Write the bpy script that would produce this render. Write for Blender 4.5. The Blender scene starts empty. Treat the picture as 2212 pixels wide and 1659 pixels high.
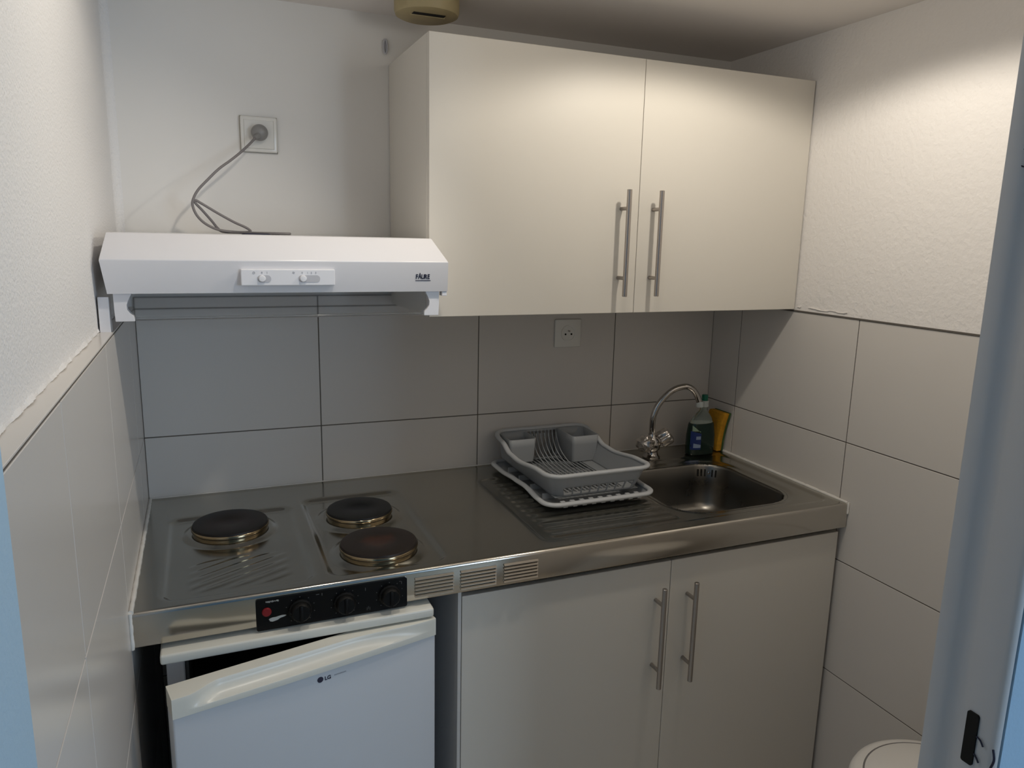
import bpy, bmesh, math, random
from mathutils import Vector, Matrix
random.seed(4)
C = bpy.context.scene.collection
PI = math.pi
W = 1.64          # room width
TOP = 0.90        # worktop height
APB = 0.836       # bottom of the worktop's front apron

# ------------------------------------------------------------------ materials
def mat(name, col, rough=0.5, metal=0.0, spec=0.5, bump=0.0, bscale=200.0, bdist=0.001, colvar=0.0, cvscale=6.0,
        roughvar=0.0, rvscale=8.0, trans=0.0, ior=1.45, emis=None, coat=0.0, aniso=0.0, stretch=None, detail=3.0):
    m = bpy.data.materials.new(name); m.use_nodes = True
    nt = m.node_tree; b = nt.nodes['Principled BSDF']; L = nt.links
    b.inputs['Base Color'].default_value = (*col, 1); b.inputs['Roughness'].default_value = rough
    b.inputs['Metallic'].default_value = metal; b.inputs['Specular IOR Level'].default_value = spec
    b.inputs['IOR'].default_value = ior
    b.inputs['Transmission Weight'].default_value = trans; b.inputs['Coat Weight'].default_value = coat
    b.inputs['Anisotropic'].default_value = aniso
    if emis:
        b.inputs['Emission Color'].default_value = (*emis[0], 1); b.inputs['Emission Strength'].default_value = emis[1]
    tc = nt.nodes.new('ShaderNodeTexCoord'); src = tc.outputs['Object']
    if stretch:
        mp = nt.nodes.new('ShaderNodeMapping'); mp.inputs['Scale'].default_value = stretch
        L.new(src, mp.inputs['Vector']); src = mp.outputs['Vector']
    if bump:
        n = nt.nodes.new('ShaderNodeTexNoise'); n.inputs['Scale'].default_value = bscale; n.inputs['Detail'].default_value = detail
        L.new(src, n.inputs['Vector'])
        bp = nt.nodes.new('ShaderNodeBump'); bp.inputs['Strength'].default_value = bump; bp.inputs['Distance'].default_value = bdist
        L.new(n.outputs['Fac'], bp.inputs['Height']); L.new(bp.outputs['Normal'], b.inputs['Normal'])
    if colvar:
        n = nt.nodes.new('ShaderNodeTexNoise'); n.inputs['Scale'].default_value = cvscale; n.inputs['Detail'].default_value = 4
        L.new(src, n.inputs['Vector'])
        r = nt.nodes.new('ShaderNodeMapRange'); r.inputs['To Min'].default_value = 1 - colvar; r.inputs['To Max'].default_value = 1 + colvar
        r.inputs['From Min'].default_value = 0.3; r.inputs['From Max'].default_value = 0.7
        L.new(n.outputs['Fac'], r.inputs['Value'])
        v = nt.nodes.new('ShaderNodeVectorMath'); v.operation = 'SCALE'; v.inputs[0].default_value = col
        L.new(r.outputs['Result'], v.inputs['Scale']); L.new(v.outputs['Vector'], b.inputs['Base Color'])
    if roughvar:
        n = nt.nodes.new('ShaderNodeTexNoise'); n.inputs['Scale'].default_value = rvscale; n.inputs['Detail'].default_value = 5
        L.new(src, n.inputs['Vector'])
        r = nt.nodes.new('ShaderNodeMapRange'); r.inputs['To Min'].default_value = max(0.02, rough - roughvar); r.inputs['To Max'].default_value = rough + roughvar
        r.inputs['From Min'].default_value = 0.3; r.inputs['From Max'].default_value = 0.7
        L.new(n.outputs['Fac'], r.inputs['Value']); L.new(r.outputs['Result'], b.inputs['Roughness'])
    return m

def plate_mat(name, col, spot, r0):
    """cast iron with a rust tinted patch in the middle (object space, centre at the plate's own origin)"""
    m = mat(name, col, 0.45, 0.3, 0.4, bump=0.25, bscale=350, bdist=0.0005)
    nt = m.node_tree; b = nt.nodes['Principled BSDF']; L = nt.links
    tc = nt.nodes.new('ShaderNodeTexCoord'); ln = nt.nodes.new('ShaderNodeVectorMath'); ln.operation = 'LENGTH'
    mp = nt.nodes.new('ShaderNodeMapping'); mp.inputs['Scale'].default_value = (1, 1, 0); L.new(tc.outputs['Object'], mp.inputs['Vector'])
    nz = nt.nodes.new('ShaderNodeTexNoise'); nz.inputs['Scale'].default_value = 45; L.new(tc.outputs['Object'], nz.inputs['Vector'])
    L.new(mp.outputs['Vector'], ln.inputs[0])
    ad = nt.nodes.new('ShaderNodeMath'); ad.operation = 'MULTIPLY_ADD'; ad.inputs[1].default_value = 0.05
    L.new(nz.outputs['Fac'], ad.inputs[0]); L.new(ln.outputs['Value'], ad.inputs[2])
    mr = nt.nodes.new('ShaderNodeMapRange'); mr.inputs['From Min'].default_value = r0 + 0.02; mr.inputs['From Max'].default_value = r0 + 0.045
    mr.inputs['To Min'].default_value = 1; mr.inputs['To Max'].default_value = 0
    L.new(ad.outputs['Value'], mr.inputs['Value'])
    mx = nt.nodes.new('ShaderNodeMix'); mx.data_type = 'RGBA'; mx.inputs['A'].default_value = (*col, 1); mx.inputs['B'].default_value = (*spot, 1)
    L.new(mr.outputs['Result'], mx.inputs['Factor']); L.new(mx.outputs['Result'], b.inputs['Base Color'])
    return m

M = {}
M['paint'] = mat('smooth_white_paint', (0.80, 0.78, 0.745), 0.6, bump=0.12, bscale=60, bdist=0.001, colvar=0.012, cvscale=3)
M['stucco'] = mat('stucco_white_paint', (0.83, 0.80, 0.77), 0.6, bump=0.55, bscale=95, bdist=0.0035, detail=4)
M['roughcast'] = mat('roughcast_white_paint', (0.82, 0.805, 0.79), 0.6, bump=0.65, bscale=210, bdist=0.003, detail=4)
M['tile'] = mat('glazed_cream_tile', (0.67, 0.635, 0.595), 0.24, spec=0.5, bump=0.03, bscale=9, bdist=0.002, colvar=0.012, cvscale=2)
M['grout'] = mat('grey_brown_grout', (0.13, 0.115, 0.10), 0.9)
M['silicone'] = mat('white_silicone', (0.78, 0.76, 0.72), 0.35, colvar=0.05, cvscale=40)
M['laminate'] = mat('cream_laminate', (0.70, 0.665, 0.60), 0.42, spec=0.45)
M['laminate_edge'] = mat('cream_laminate_edge', (0.72, 0.69, 0.62), 0.4)
M['carcass'] = mat('grey_white_melamine', (0.62, 0.61, 0.59), 0.5)
M['gap'] = mat('dark_cabinet_rail', (0.10, 0.075, 0.055), 0.7)
M['steel'] = mat('worktop_stainless_steel', (0.455, 0.44, 0.395), 0.19, 1.0, roughvar=0.04, rvscale=4, bump=0.008, bscale=14, bdist=0.001, colvar=0.04, cvscale=4)
M['apron'] = mat('apron_stainless_steel', (0.55, 0.52, 0.47), 0.16, 1.0, bump=0.02, bscale=5, bdist=0.002)
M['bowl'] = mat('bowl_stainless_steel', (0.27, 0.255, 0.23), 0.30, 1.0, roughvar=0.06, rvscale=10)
M['brushed'] = mat('brushed_nickel', (0.42, 0.385, 0.36), 0.34, 1.0, bump=0.25, bscale=60, bdist=0.0006, stretch=(10, 10, 0.15))
M['chrome'] = mat('chrome', (0.50, 0.475, 0.455), 0.10, 1.0)
M['brass_ring'] = mat('heat_tinted_steel_ring', (0.34, 0.27, 0.17), 0.16, 1.0, colvar=0.25, cvscale=14)
M['enamel'] = mat('white_enamel', (0.74, 0.73, 0.75), 0.26, spec=0.5)
M['panel_plastic'] = mat('white_switch_plastic', (0.76, 0.76, 0.79), 0.35)
M['grey_slot'] = mat('grey_switch_slot', (0.50, 0.50, 0.53), 0.5)
M['visor'] = mat('clear_acrylic', (0.93, 0.94, 0.95), 0.08, trans=1.0, ior=1.25)
M['ink'] = mat('dark_blue_ink', (0.02, 0.02, 0.045), 0.5)
M['ink_grey'] = mat('grey_print', (0.30, 0.30, 0.33), 0.5)
M['black_glass'] = mat('black_glass', (0.005, 0.005, 0.0055), 0.25, spec=0.2)
M['black_plastic'] = mat('black_plastic', (0.005, 0.005, 0.005), 0.45, spec=0.2)
M['print_white'] = mat('worn_white_print', (0.42, 0.42, 0.40), 0.7)
M['print_dim'] = mat('dim_print', (0.09, 0.09, 0.085), 0.7)
M['red'] = mat('red_indicator', (0.22, 0.012, 0.016), 0.3)
M['fridge_door'] = mat('bluish_white_steel_sheet', (0.60, 0.62, 0.65), 0.35)
M['fridge_warm_white'] = mat('aged_ivory_plastic', (0.74, 0.725, 0.65), 0.28)  # white plastic with the warm light's cream tint put into its colour
M['fridge_body'] = mat('fridge_white_sheet', (0.60, 0.62, 0.66), 0.4)
M['fridge_dark'] = mat('fridge_inner_liner', (0.06, 0.065, 0.07), 0.6)  # liner coloured near black for the shade inside the ajar fridge
M['cord'] = mat('grey_cord_rubber', (0.20, 0.185, 0.185), 0.5)
M['plug'] = mat('grey_plug_rubber', (0.25, 0.245, 0.24), 0.4)
M['socket'] = mat('white_socket_plastic', (0.78, 0.765, 0.72), 0.2)
M['socket_line'] = mat('grimy_seam', (0.50, 0.48, 0.42), 0.8)
M['vent'] = mat('yellowed_plastic', (0.42, 0.345, 0.19), 0.5, colvar=0.08, cvscale=25)
M['dark'] = mat('dark_hollow', (0.01, 0.009, 0.007), 0.9)  # near-black that paints the shade inside holes and slots
M['rack'] = mat('pale_grey_plastic', (0.32, 0.335, 0.35), 0.38)
M['rack_rim'] = mat('pale_grey_plastic_rim', (0.50, 0.515, 0.53), 0.35)
M['acrylic'] = mat('smoky_acrylic_knob', (0.50, 0.46, 0.42), 0.12, 0.75, colvar=0.3, cvscale=80)
M['bottle_green'] = mat('green_detergent_plastic', (0.002, 0.016, 0.011), 0.22, coat=0.1)
M['bottle_clear'] = mat('clear_bottle_plastic', (0.75, 0.85, 0.80), 0.10, trans=0.9, ior=1.15)
M['cap_green'] = mat('green_cap_plastic', (0.0, 0.13, 0.075), 0.3)
M['cap_white'] = mat('white_cap_plastic', (0.62, 0.66, 0.64), 0.35)
M['label_blue'] = mat('blue_label', (0.012, 0.028, 0.13), 0.4)
M['label_pale'] = mat('pale_label_print', (0.22, 0.28, 0.40), 0.5)
M['label_leaf'] = mat('pale_green_label', (0.22, 0.30, 0.22), 0.5)
M['sponge'] = mat('yellow_sponge', (0.52, 0.25, 0.012), 0.9, bump=0.8, bscale=260, bdist=0.002, colvar=0.15, cvscale=120)
M['scour'] = mat('green_scouring_pad', (0.05, 0.10, 0.03), 0.95, bump=0.8, bscale=500, bdist=0.001)
M['bin'] = mat('white_bin_plastic', (0.74, 0.72, 0.69), 0.35)
M['bin_seam'] = mat('grey_bin_seam', (0.22, 0.21, 0.21), 0.6)
M['frame'] = mat('white_painted_door_frame', (0.64, 0.635, 0.63), 0.35)
M['floor'] = mat('beige_floor_tile', (0.68, 0.62, 0.53), 0.45, colvar=0.05, cvscale=5)
M['wood_floor'] = mat('pale_wood_floor', (0.62, 0.50, 0.35), 0.4, colvar=.1, cvscale=6, stretch=(1, 8, 1))
M['hallwall'] = mat('hall_wall_paint', (0.42, 0.60, 0.76), 0.8, bump=0.3, bscale=180, bdist=0.002)
M['ceil'] = mat('ceiling_paint', (0.78, 0.74, 0.71), 0.75)
M['iron_a'] = plate_mat('cast_iron_left', (0.015, 0.013, 0.012), (0.022, 0.015, 0.013), 0.05)
M['iron_b'] = plate_mat('cast_iron_rear', (0.016, 0.016, 0.016), (0.007, 0.007, 0.008), 0.028)
M['iron_c'] = plate_mat('cast_iron_front', (0.028, 0.021, 0.018), (0.062, 0.030, 0.022), 0.022)

# ------------------------------------------------------------------ helpers
def setsmooth(me, ang=40):
    for p in me.polygons: p.use_smooth = True
    try: me.set_sharp_from_angle(angle=math.radians(ang))
    except Exception: pass

def obj(name, bm, mats, parent=None, smooth=None, origin=None):
    me = bpy.data.meshes.new(name)
    bmesh.ops.recalc_face_normals(bm, faces=bm.faces[:]) if getattr(bm, 'recalc', True) else None
    bm.to_mesh(me); bm.free()
    if not isinstance(mats, (list, tuple)): mats = [mats]
    for m in mats: me.materials.append(M[m] if isinstance(m, str) else m)
    if smooth is not None: setsmooth(me, smooth)
    o = bpy.data.objects.new(name, me); C.objects.link(o)
    if origin is not None:
        me.transform(Matrix.Translation(-Vector(origin))); o.location = origin
    if parent is not None:
        o.parent = parent
        if parent.type == 'EMPTY' or True:
            o.matrix_parent_inverse = parent.matrix_basis.inverted() if parent.parent is None else (parent.parent.matrix_basis @ parent.matrix_parent_inverse @ parent.matrix_basis).inverted()
    return o

def tag(o, label, cat, group=None):
    o['label'] = label; o['category'] = cat
    if group: o['group'] = group
    return o
def thing(name, label, cat, loc, group=None):
    o = bpy.data.objects.new(name, None); C.objects.link(o); o.location = loc; o.empty_display_size = 0.05
    return tag(o, label, cat, group)
def struct(name, bm, mats, smooth=None):
    o = obj(name, bm, mats, None, smooth); o['kind'] = 'structure'; return o

def NB(): return bmesh.new()
def add_box(bm, x0, x1, y0, y1, z0, z1, bev=0.0, seg=2, mi=0):
    r = bmesh.ops.create_cube(bm, size=1.0)
    vs = r['verts']
    for v in vs:
        v.co = Vector(((x0 + x1) / 2 + v.co.x * (x1 - x0), (y0 + y1) / 2 + v.co.y * (y1 - y0), (z0 + z1) / 2 + v.co.z * (z1 - z0)))
    fs = set(f for v in vs for f in v.link_faces)
    for f in fs: f.material_index = mi
    if bev > 0:
        es = list(set(e for v in vs for e in v.link_edges))
        bmesh.ops.bevel(bm, geom=es, offset=bev, segments=seg, profile=0.5, affect='EDGES', clamp_overlap=True)
    return bm
def box(*a, **k): return add_box(NB(), *a, **k)

def catmull(pts, n=10):
    P = [Vector(p) for p in pts]; P = [2 * P[0] - P[1]] + P + [2 * P[-1] - P[-2]]; out = []
    for i in range(1, len(P) - 2):
        for k in range(n):
            t = k / n; a, b, c, d = P[i - 1], P[i], P[i + 1], P[i + 2]
            out.append(0.5 * ((2 * b) + (c - a) * t + (2 * a - 5 * b + 4 * c - d) * t * t + (-a + 3 * b - 3 * c + d) * t ** 3))
    out.append(P[-2]); return out

def add_tube(bm, pts, r, seg=10, closed=False, mi=0, cap=True, sx=1.0, sz=1.0):
    P = [Vector(p) for p in pts]; n = len(P); rs = r if isinstance(r, (list, tuple)) else [r] * n
    def tan(i):
        if closed: return (P[(i + 1) % n] - P[i - 1]).normalized()
        return (P[min(i + 1, n - 1)] - P[max(i - 1, 0)]).normalized()
    t0 = tan(0); ref = Vector((0, 0, 1)) if abs(t0.z) < 0.9 else Vector((1, 0, 0))
    u = (ref - t0 * ref.dot(t0)).normalized(); rings = []
    for i in range(n):
        t = tan(i); u = (u - t * u.dot(t)).normalized(); w = t.cross(u)
        rings.append([bm.verts.new(P[i] + (u * math.cos(2 * PI * k / seg) * sz + w * math.sin(2 * PI * k / seg) * sx) * rs[i]) for k in range(seg)])
    m = n if closed else n - 1
    for i in range(m):
        a, b = rings[i], rings[(i + 1) % n]
        for k in range(seg):
            f = bm.faces.new((a[k], a[(k + 1) % seg], b[(k + 1) % seg], b[k])); f.material_index = mi
    if cap and not closed:
        bm.faces.new(rings[0][::-1]).material_index = mi; bm.faces.new(rings[-1]).material_index = mi
    return bm

def add_lathe(bm, prof, center, axis=(0, 0, 1), seg=40, mi=0, flute=0, famp=0.0):
    """prof: list of (radius, height) along the axis"""
    ax = Vector(axis).normalized(); ref = Vector((1, 0, 0)) if abs(ax.x) < 0.9 else Vector((0, 1, 0))
    u = (ref - ax * ref.dot(ax)).normalized(); w = ax.cross(u); c = Vector(center); rings = []
    for (r, h) in prof:
        if r < 1e-6: rings.append([bm.verts.new(c + ax * h)]); continue
        ring = []
        for k in range(seg):
            a = 2 * PI * k / seg; rr = r * (1 + (famp * math.cos(flute * a) if flute else 0))
            ring.append(bm.verts.new(c + ax * h + (u * math.cos(a) + w * math.sin(a)) * rr))
        rings.append(ring)
    for a, b in zip(rings, rings[1:]):
        if len(a) == 1 and len(b) == 1: continue
        for k in range(seg):
            k2 = (k + 1) % seg
            if len(a) == 1: f = bm.faces.new((a[0], b[k2], b[k]))
            elif len(b) == 1: f = bm.faces.new((a[k], a[k2], b[0]))
            else: f = bm.faces.new((a[k], a[k2], b[k2], b[k]))
            f.material_index = mi
    return bm

def add_prism(bm, poly, axis, a0, a1, mi=0):
    """poly: 2-D outline; axis 'x' -> (y,z), 'y' -> (x,z), 'z' -> (x,y)"""
    def P(p, a):
        return {'x': Vector((a, p[0], p[1])), 'y': Vector((p[0], a, p[1])), 'z': Vector((p[0], p[1], a))}[axis]
    A = [bm.verts.new(P(p, a0)) for p in poly]; B = [bm.verts.new(P(p, a1)) for p in poly]; n = len(poly)
    bm.faces.new(A).material_index = mi; bm.faces.new(B[::-1]).material_index = mi
    for i in range(n): bm.faces.new((A[i], B[i], B[(i + 1) % n], A[(i + 1) % n])).material_index = mi
    return bm

def rrect(x0, x1, y0, y1, r, n=8):
    out = []
    for cx, cy, a0 in ((x1 - r, y1 - r, 0), (x0 + r, y1 - r, PI / 2), (x0 + r, y0 + r, PI), (x1 - r, y0 + r, 3 * PI / 2)):
        for k in range(n + 1):
            a = a0 + k / n * PI / 2; out.append((cx + r * math.cos(a), cy + r * math.sin(a)))
    return out

def text_bm(body, size, origin, right, up, depth=0.0004, bold=0.0, sx=1.0):
    cu = bpy.data.curves.new('t', 'FONT'); cu.body = body; cu.size = size; cu.extrude = depth; cu.offset = bold
    to = bpy.data.objects.new('t', cu); C.objects.link(to)
    bpy.context.view_layer.update()
    me = bpy.data.meshes.new_from_object(to.evaluated_get(bpy.context.evaluated_depsgraph_get()))
    bm = NB(); bm.from_mesh(me)
    bpy.data.objects.remove(to); bpy.data.curves.remove(cu); bpy.data.meshes.remove(me)
    R = Vector(right).normalized(); U = Vector(up).normalized(); N = R.cross(U); O = Vector(origin)
    for v in bm.verts: v.co = O + R * v.co.x * sx + U * v.co.y + N * v.co.z
    return bm
def merge(bm, other):
    me = bpy.data.meshes.new('m'); other.to_mesh(me); other.free(); bm.from_mesh(me); bpy.data.meshes.remove(me); return bm

# ------------------------------------------------------------------ room shell
DW = -1.33        # kitchen face of the doorway wall
struct('floor', box(-.16, 1.8, -1.37, 0.15, -0.05, 0.0), 'floor')
struct('floor_hall', box(-1.6, 3.2, -4.7, -1.37, -0.05, 0.0), 'wood_floor')
struct('ceiling', box(-0.16, 1.80, -1.42, 0.15, 2.072, 2.16), 'ceil')
wb = struct('wall_back', box(-0.16, 1.80, 0.003, 0.15, 0.0, 2.072), 'paint')
bm = NB(); add_box(bm, -0.16, -0.0075, -1.33, 0.003, 0.0, 1.3652)
XP = -0.0235; cr = 0.018   # plaster face above the tiles, with a soft coved corner
poly = [(-0.16, -1.33), (XP, -1.33), (XP, 0.003 - cr)] + [(XP + cr - cr * math.cos(t), 0.003 - cr + cr * math.sin(t)) for t in [PI / 2 * k / 24 for k in range(1, 25)]] + [(XP + cr, 0.02), (-0.16, 0.02)]
add_prism(bm, poly, 'z', 1.3652, 2.072)
wl = struct('wall_left', bm, 'roughcast')
bm = NB(); add_box(bm, 1.6478, 1.80, -1.33, 0.003, 0.0, 1.3675); add_box(bm, 1.6385, 1.80, -1.33, 0.003, 1.3675, 2.072)
wr = struct('wall_right', bm, 'stucco')

ZT = (0.112, 0.4254, 0.7386, 1.0518, 1.3648)
G = 0.0013
def tiles(axis, spans, rows, place, tilt=None):
    """one cladding mesh: bevelled tiles on a grout bed. place(u, d, z) -> point; d is depth behind the face"""
    bm = NB()
    for (u0, u1) in spans:
        for (z0, z1) in rows:
            t = NB(); add_box(t, u0 + G, u1 - G, 0.0, 0.007, z0 + G, z1 - G, bev=0.0007, seg=1); merge(bm, t)
    for v in bm.verts:
        u, d, z = v.co
        if tilt: z += tilt(u, z)
        v.co = place(u, d, z)
    us = [s[0] for s in spans] + [spans[-1][1]]; zs = [rows[0][0], rows[-1][1]]
    g = NB(); add_box(g, min(us), max(us), 0.0012, 0.0075, zs[0], zs[1], mi=1)
    for v in g.verts:
        u, d, z = v.co; v.co = place(u, d, z)
    merge(bm, g)
    return bm
rows = [(0.0, ZT[0])] + list(zip(ZT, ZT[1:])) 
def tl(u, z): return (0.004 - 0.0045 * u) if abs(z - ZT[3]) < 0.01 else 0.0
bt = tiles('y', [(0.0, .4153), (.4153, .8486), (.8486, 1.2819), (1.2819, W)], rows + [(ZT[4], 1.392)], lambda u, d, z: Vector((u, d - 0.004, z)), tl)
o = obj('backsplash_tiles', bt, ['tile', 'grout'], wb); 
def tl2(u, z): return 0.003 + 0.009 * u if abs(z - ZT[3]) < 0.01 else 0.0
lt = tiles('x', [(0.0, .163), (.163, .595), (.595, 1.025), (1.025, 1.33)], rows, lambda u, d, z: Vector((-d, -u, z)), tl2)
obj('left_wall_tiles', lt, ['tile', 'grout'], wl)
rt = tiles('x', [(0.0, .1347), (.1347, .568), (.568, 1.0013), (1.0013, 1.33)], rows, lambda u, d, z: Vector((W + d, -u, z)))
obj('right_wall_tiles', rt, ['tile', 'grout'], wr)
# plaster lips: left wall ends ragged above its tiles, right wall's overhang shadow is a thin dark strip
obj('tile_ledge', box(-.0240, -.0002, -1.33, .002, 1.3662, 1.3690, bev=.0006, seg=1), 'tile', wl)
bm = NB(); n = 300; lo_, mi_, hi_ = [], [], []
for i in range(n + 1):
    y = -1.33 + 1.30 * i / n; jag = 0.0010 * math.sin(i * 0.41) + random.uniform(-0.0009, 0.0009) + 0.0010 * math.sin(i * .13)
    lo_.append(bm.verts.new((XP - .001, y, 1.3688))); mi_.append(bm.verts.new((XP + 0.0018 + jag, y, 1.3700 + jag * .5))); hi_.append(bm.verts.new((XP - .0002, y, 1.3755 + jag)))
for i in range(n):
    bm.faces.new((lo_[i], lo_[i + 1], mi_[i + 1], mi_[i])); bm.faces.new((mi_[i], mi_[i + 1], hi_[i + 1], hi_[i]))
obj('ragged_plaster_edge', bm, 'roughcast', wl, 60)
obj('plaster_edge_shade', box(1.6375, 1.643, -1.33, 0.0, 1.3648, 1.3685), 'grout', wr)
bm = NB()
for (y0, y1) in ((-.36, -.372), (-.40, -.53)):
    m = 14; pts = [(1.6370, y0 + (y1 - y0) * k / m, 1.377 + random.uniform(-.0018, .0018)) for k in range(m + 1)]
    add_tube(bm, pts, [random.uniform(.0008, .0018) for _ in pts], 6)
obj('plaster_dribble', bm, 'stucco', wr, 60)
# doorway wall, seen only beyond the frame on the right
bm = NB()
add_box(bm, 1.0155, 3.2, -1.4185, -1.336, 0.0, 2.4)
add_box(bm, -1.6, 0.004, -1.50, -1.302, 0.0, 2.4)
add_box(bm, 0.004, 1.03, -1.418, DW, 2.06, 2.4)
wf = struct('wall_front', bm, 'hallwall')
obj('inner_plaster', box(1.0355, 1.6385, -1.336, DW, 0.0, 2.072), 'stucco', wf)
# door frame: profiled jambs
def jamb(bm, s, xf, top=2.06):
    # s=+1: right jamb, its face looks to -x
    prof = [(0.0, DW + 0.004), (0.0, -1.3445), (0.0035, -1.349), (0.0085, -1.356), (0.0095, -1.364), (0.0085, -1.369), (0.0065, -1.374), (0.0055, -1.408), (0.0065, -1.4130), (0.009, -1.4160),
            (0.0138, -1.4165), (0.0145, -1.4120), (0.0145, -1.335), (0.034, -1.335), (0.034, DW + 0.004)]
    add_prism(bm, [(xf + s * a, b) for a, b in prof], 'z', 0.0, top)
bm = NB(); jamb(bm, 1, 1.0)
add_box(bm, 0.004, 1.0, -1.4215, DW + 0.003, 2.035, 2.06)
door = struct('door_1', bm, 'frame', 50)
bm = NB(); sp = rrect(-1.3925, -1.3775, 0.908, 0.978, 0.003, 4)
add_prism(bm, sp, 'x', 1.0035, 1.0075)
sk = obj('strike_plate_hole', bm, 'dark', door)
bm = NB()
add_tube(bm, catmull([(1.0045, -1.3925, .950), (1.0035, -1.398, .949), (1.003, -1.403, .943)], 5), 0.0011, 6)
add_tube(bm, catmull([(1.0045, -1.3925, .926), (1.0035, -1.397, .923), (1.003, -1.4005, .919)], 5), 0.0011, 6)
add_tube(bm, catmull([(1.003, -1.4155, .948), (1.0025, -1.4185, .936), (1.003, -1.4155, .922)], 5), 0.0014, 6)
obj('strike_plate_lip', bm, 'ink', door, 60)
bm = NB(); add_tube(bm, [(1.0012, -1.3475 + .006 * math.cos(a), 1.646 + .010 * math.sin(a)) for a in [2 * PI * k / 20 for k in range(20)]], 0.001, 6, closed=True)
obj('bumper_ring', bm, 'ink', door, 60)  # small dark ring on the jamb, function unknown
# the room behind the camera (lit by its window; seen only in reflections)
hb = struct('wall_hall_left', box(-1.7, -1.6, -4.7, -1.33, 0, 2.5), 'hallwall')
struct('wall_hall_right', box(3.2, 3.3, -4.7, -1.33, 0, 2.5), 'hallwall')
bm = NB(); add_box(bm, -1.7, 1.8, -4.8, -4.7, 0, 2.5); add_box(bm, 3.15, 3.3, -4.8, -4.7, 0, 2.5)
add_box(bm, 1.8, 3.15, -4.8, -4.7, 0, 0.8); add_box(bm, 1.8, 3.15, -4.8, -4.7, 2.2, 2.5)
struct('wall_hall_rear', bm, 'hallwall')
struct('ceiling_hall', box(-1.7, 3.3, -4.8, -1.42, 2.4, 2.5), 'ceil')
bm = NB()
for x0, x1, z0, z1 in ((1.8, 3.15, .8, .86), (1.8, 3.15, 2.14, 2.2), (1.8, 1.86, .86, 2.14), (3.09, 3.15, .86, 2.14), (2.45, 2.51, .86, 2.14)):
    add_box(bm, x0, x1, -4.78, -4.72, z0, z1)
struct('window_1', bm, 'frame')

# ------------------------------------------------------------------ worktop with hob and sink
wt = thing('kitchenette_worktop', 'long stainless steel worktop with pressed hob zone, vented front edge and sink bowl', 'worktop', (0.82, -0.3, APB))
SX0, SX1, SY0, SY1, SR = 1.195, 1.562, -0.520, -0.160, 0.090      # sink bowl
def sstep(a, b, x):
    t = max(0.0, min(1.0, (x - a) / (b - a))); return t * t * (3 - 2 * t)
def sd_rr(x, y, x0, x1, y0, y1, r):
    cx, cy = (x0 + x1) / 2, (y0 + y1) / 2
    qx, qy = abs(x - cx) - (x1 - x0) / 2 + r, abs(y - cy) - (y1 - y0) / 2 + r
    return math.hypot(max(qx, 0), max(qy, 0)) + min(max(qx, qy), 0) - r
def hz(x, y):
    z = TOP
    # pressed pans under the plates
    z -= 0.008 * (1 - sstep(-0.018, 0.0, sd_rr(x, y, .045, .322, -.575, -.150, .035)))
    z -= 0.008 * (1 - sstep(-0.018, 0.0, sd_rr(x, y, .338, .588, -.575, -.118, .035)))
    # diagonal ribs in front of the left plate
    s = sd_rr(x, y, .085, .285, -.545, -.395, .02)
    if s < 0:
        z += 0.0018 * (0.5 + 0.5 * math.cos(2 * PI * ((x * .55 - y * 1.0) / 0.030))) * sstep(0, 0.02, -s)
    # shallow swell under each plate
    for px, py in ((.177, -.254), (.460, -.262), (.4605, -.468)):
        d = math.hypot(x - px, y - py); z += 0.0070 * (1 - sstep(.084, .103, d))
    # drainer zone with long grooves, sloping to the bowl
    s = sd_rr(x, y, .800, SX1 + .055, -.565, -.115, .03)
    z -= 0.0035 * (1 - sstep(-0.014, 0.0, s))
    if x < SX0:
        sg = sd_rr(x, y, .83, SX0 - .02, -.545, -.15, .012)
        if sg < 0: z += 0.0016 * (0.5 + 0.5 * math.cos(2 * PI * y / 0.033)) * sstep(0, 0.012, -sg)
    sb = sd_rr(x, y, SX0, SX1, SY0, SY1, SR)
    z -= 0.004 * (1 - sstep(0.0, 0.02, sb))
    # upstand at the wall
    z += 0.003 * sstep(-0.018, -0.008, y)
    return z
def bowl_cut(x, y): return sd_rr(x, y, SX0, SX1, SY0, SY1, SR) < -0.004
nx, ny = 480, 180
X0, X1, Y0, Y1 = 0.003, W - 0.003, -0.594, -0.006
bm = NB(); vv = []
for j in range(ny + 1):
    y = Y0 + (Y1 - Y0) * j / ny
    vv.append([bm.verts.new((X0 + (X1 - X0) * i / nx, y, hz(X0 + (X1 - X0) * i / nx, y))) for i in range(nx + 1)])
for j in range(ny):
    for i in range(nx):
        q = (vv[j][i], vv[j][i + 1], vv[j + 1][i + 1], vv[j + 1][i])
        if all(bowl_cut(v.co.x, v.co.y) for v in q): continue
        bm.faces.new(q)
for v in [v for v in bm.verts if not v.link_faces]: bm.verts.remove(v)
# snap the ragged inner boundary onto the bowl outline
bm.edges.ensure_lookup_table()
for e in bm.edges:
    if len(e.link_faces) == 1:
        for v in e.verts:
            s = sd_rr(v.co.x, v.co.y, SX0, SX1, SY0, SY1, SR)
            if -0.02 < s < 0.003: v.co.z = min(v.co.z, TOP - 0.0085)
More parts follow.
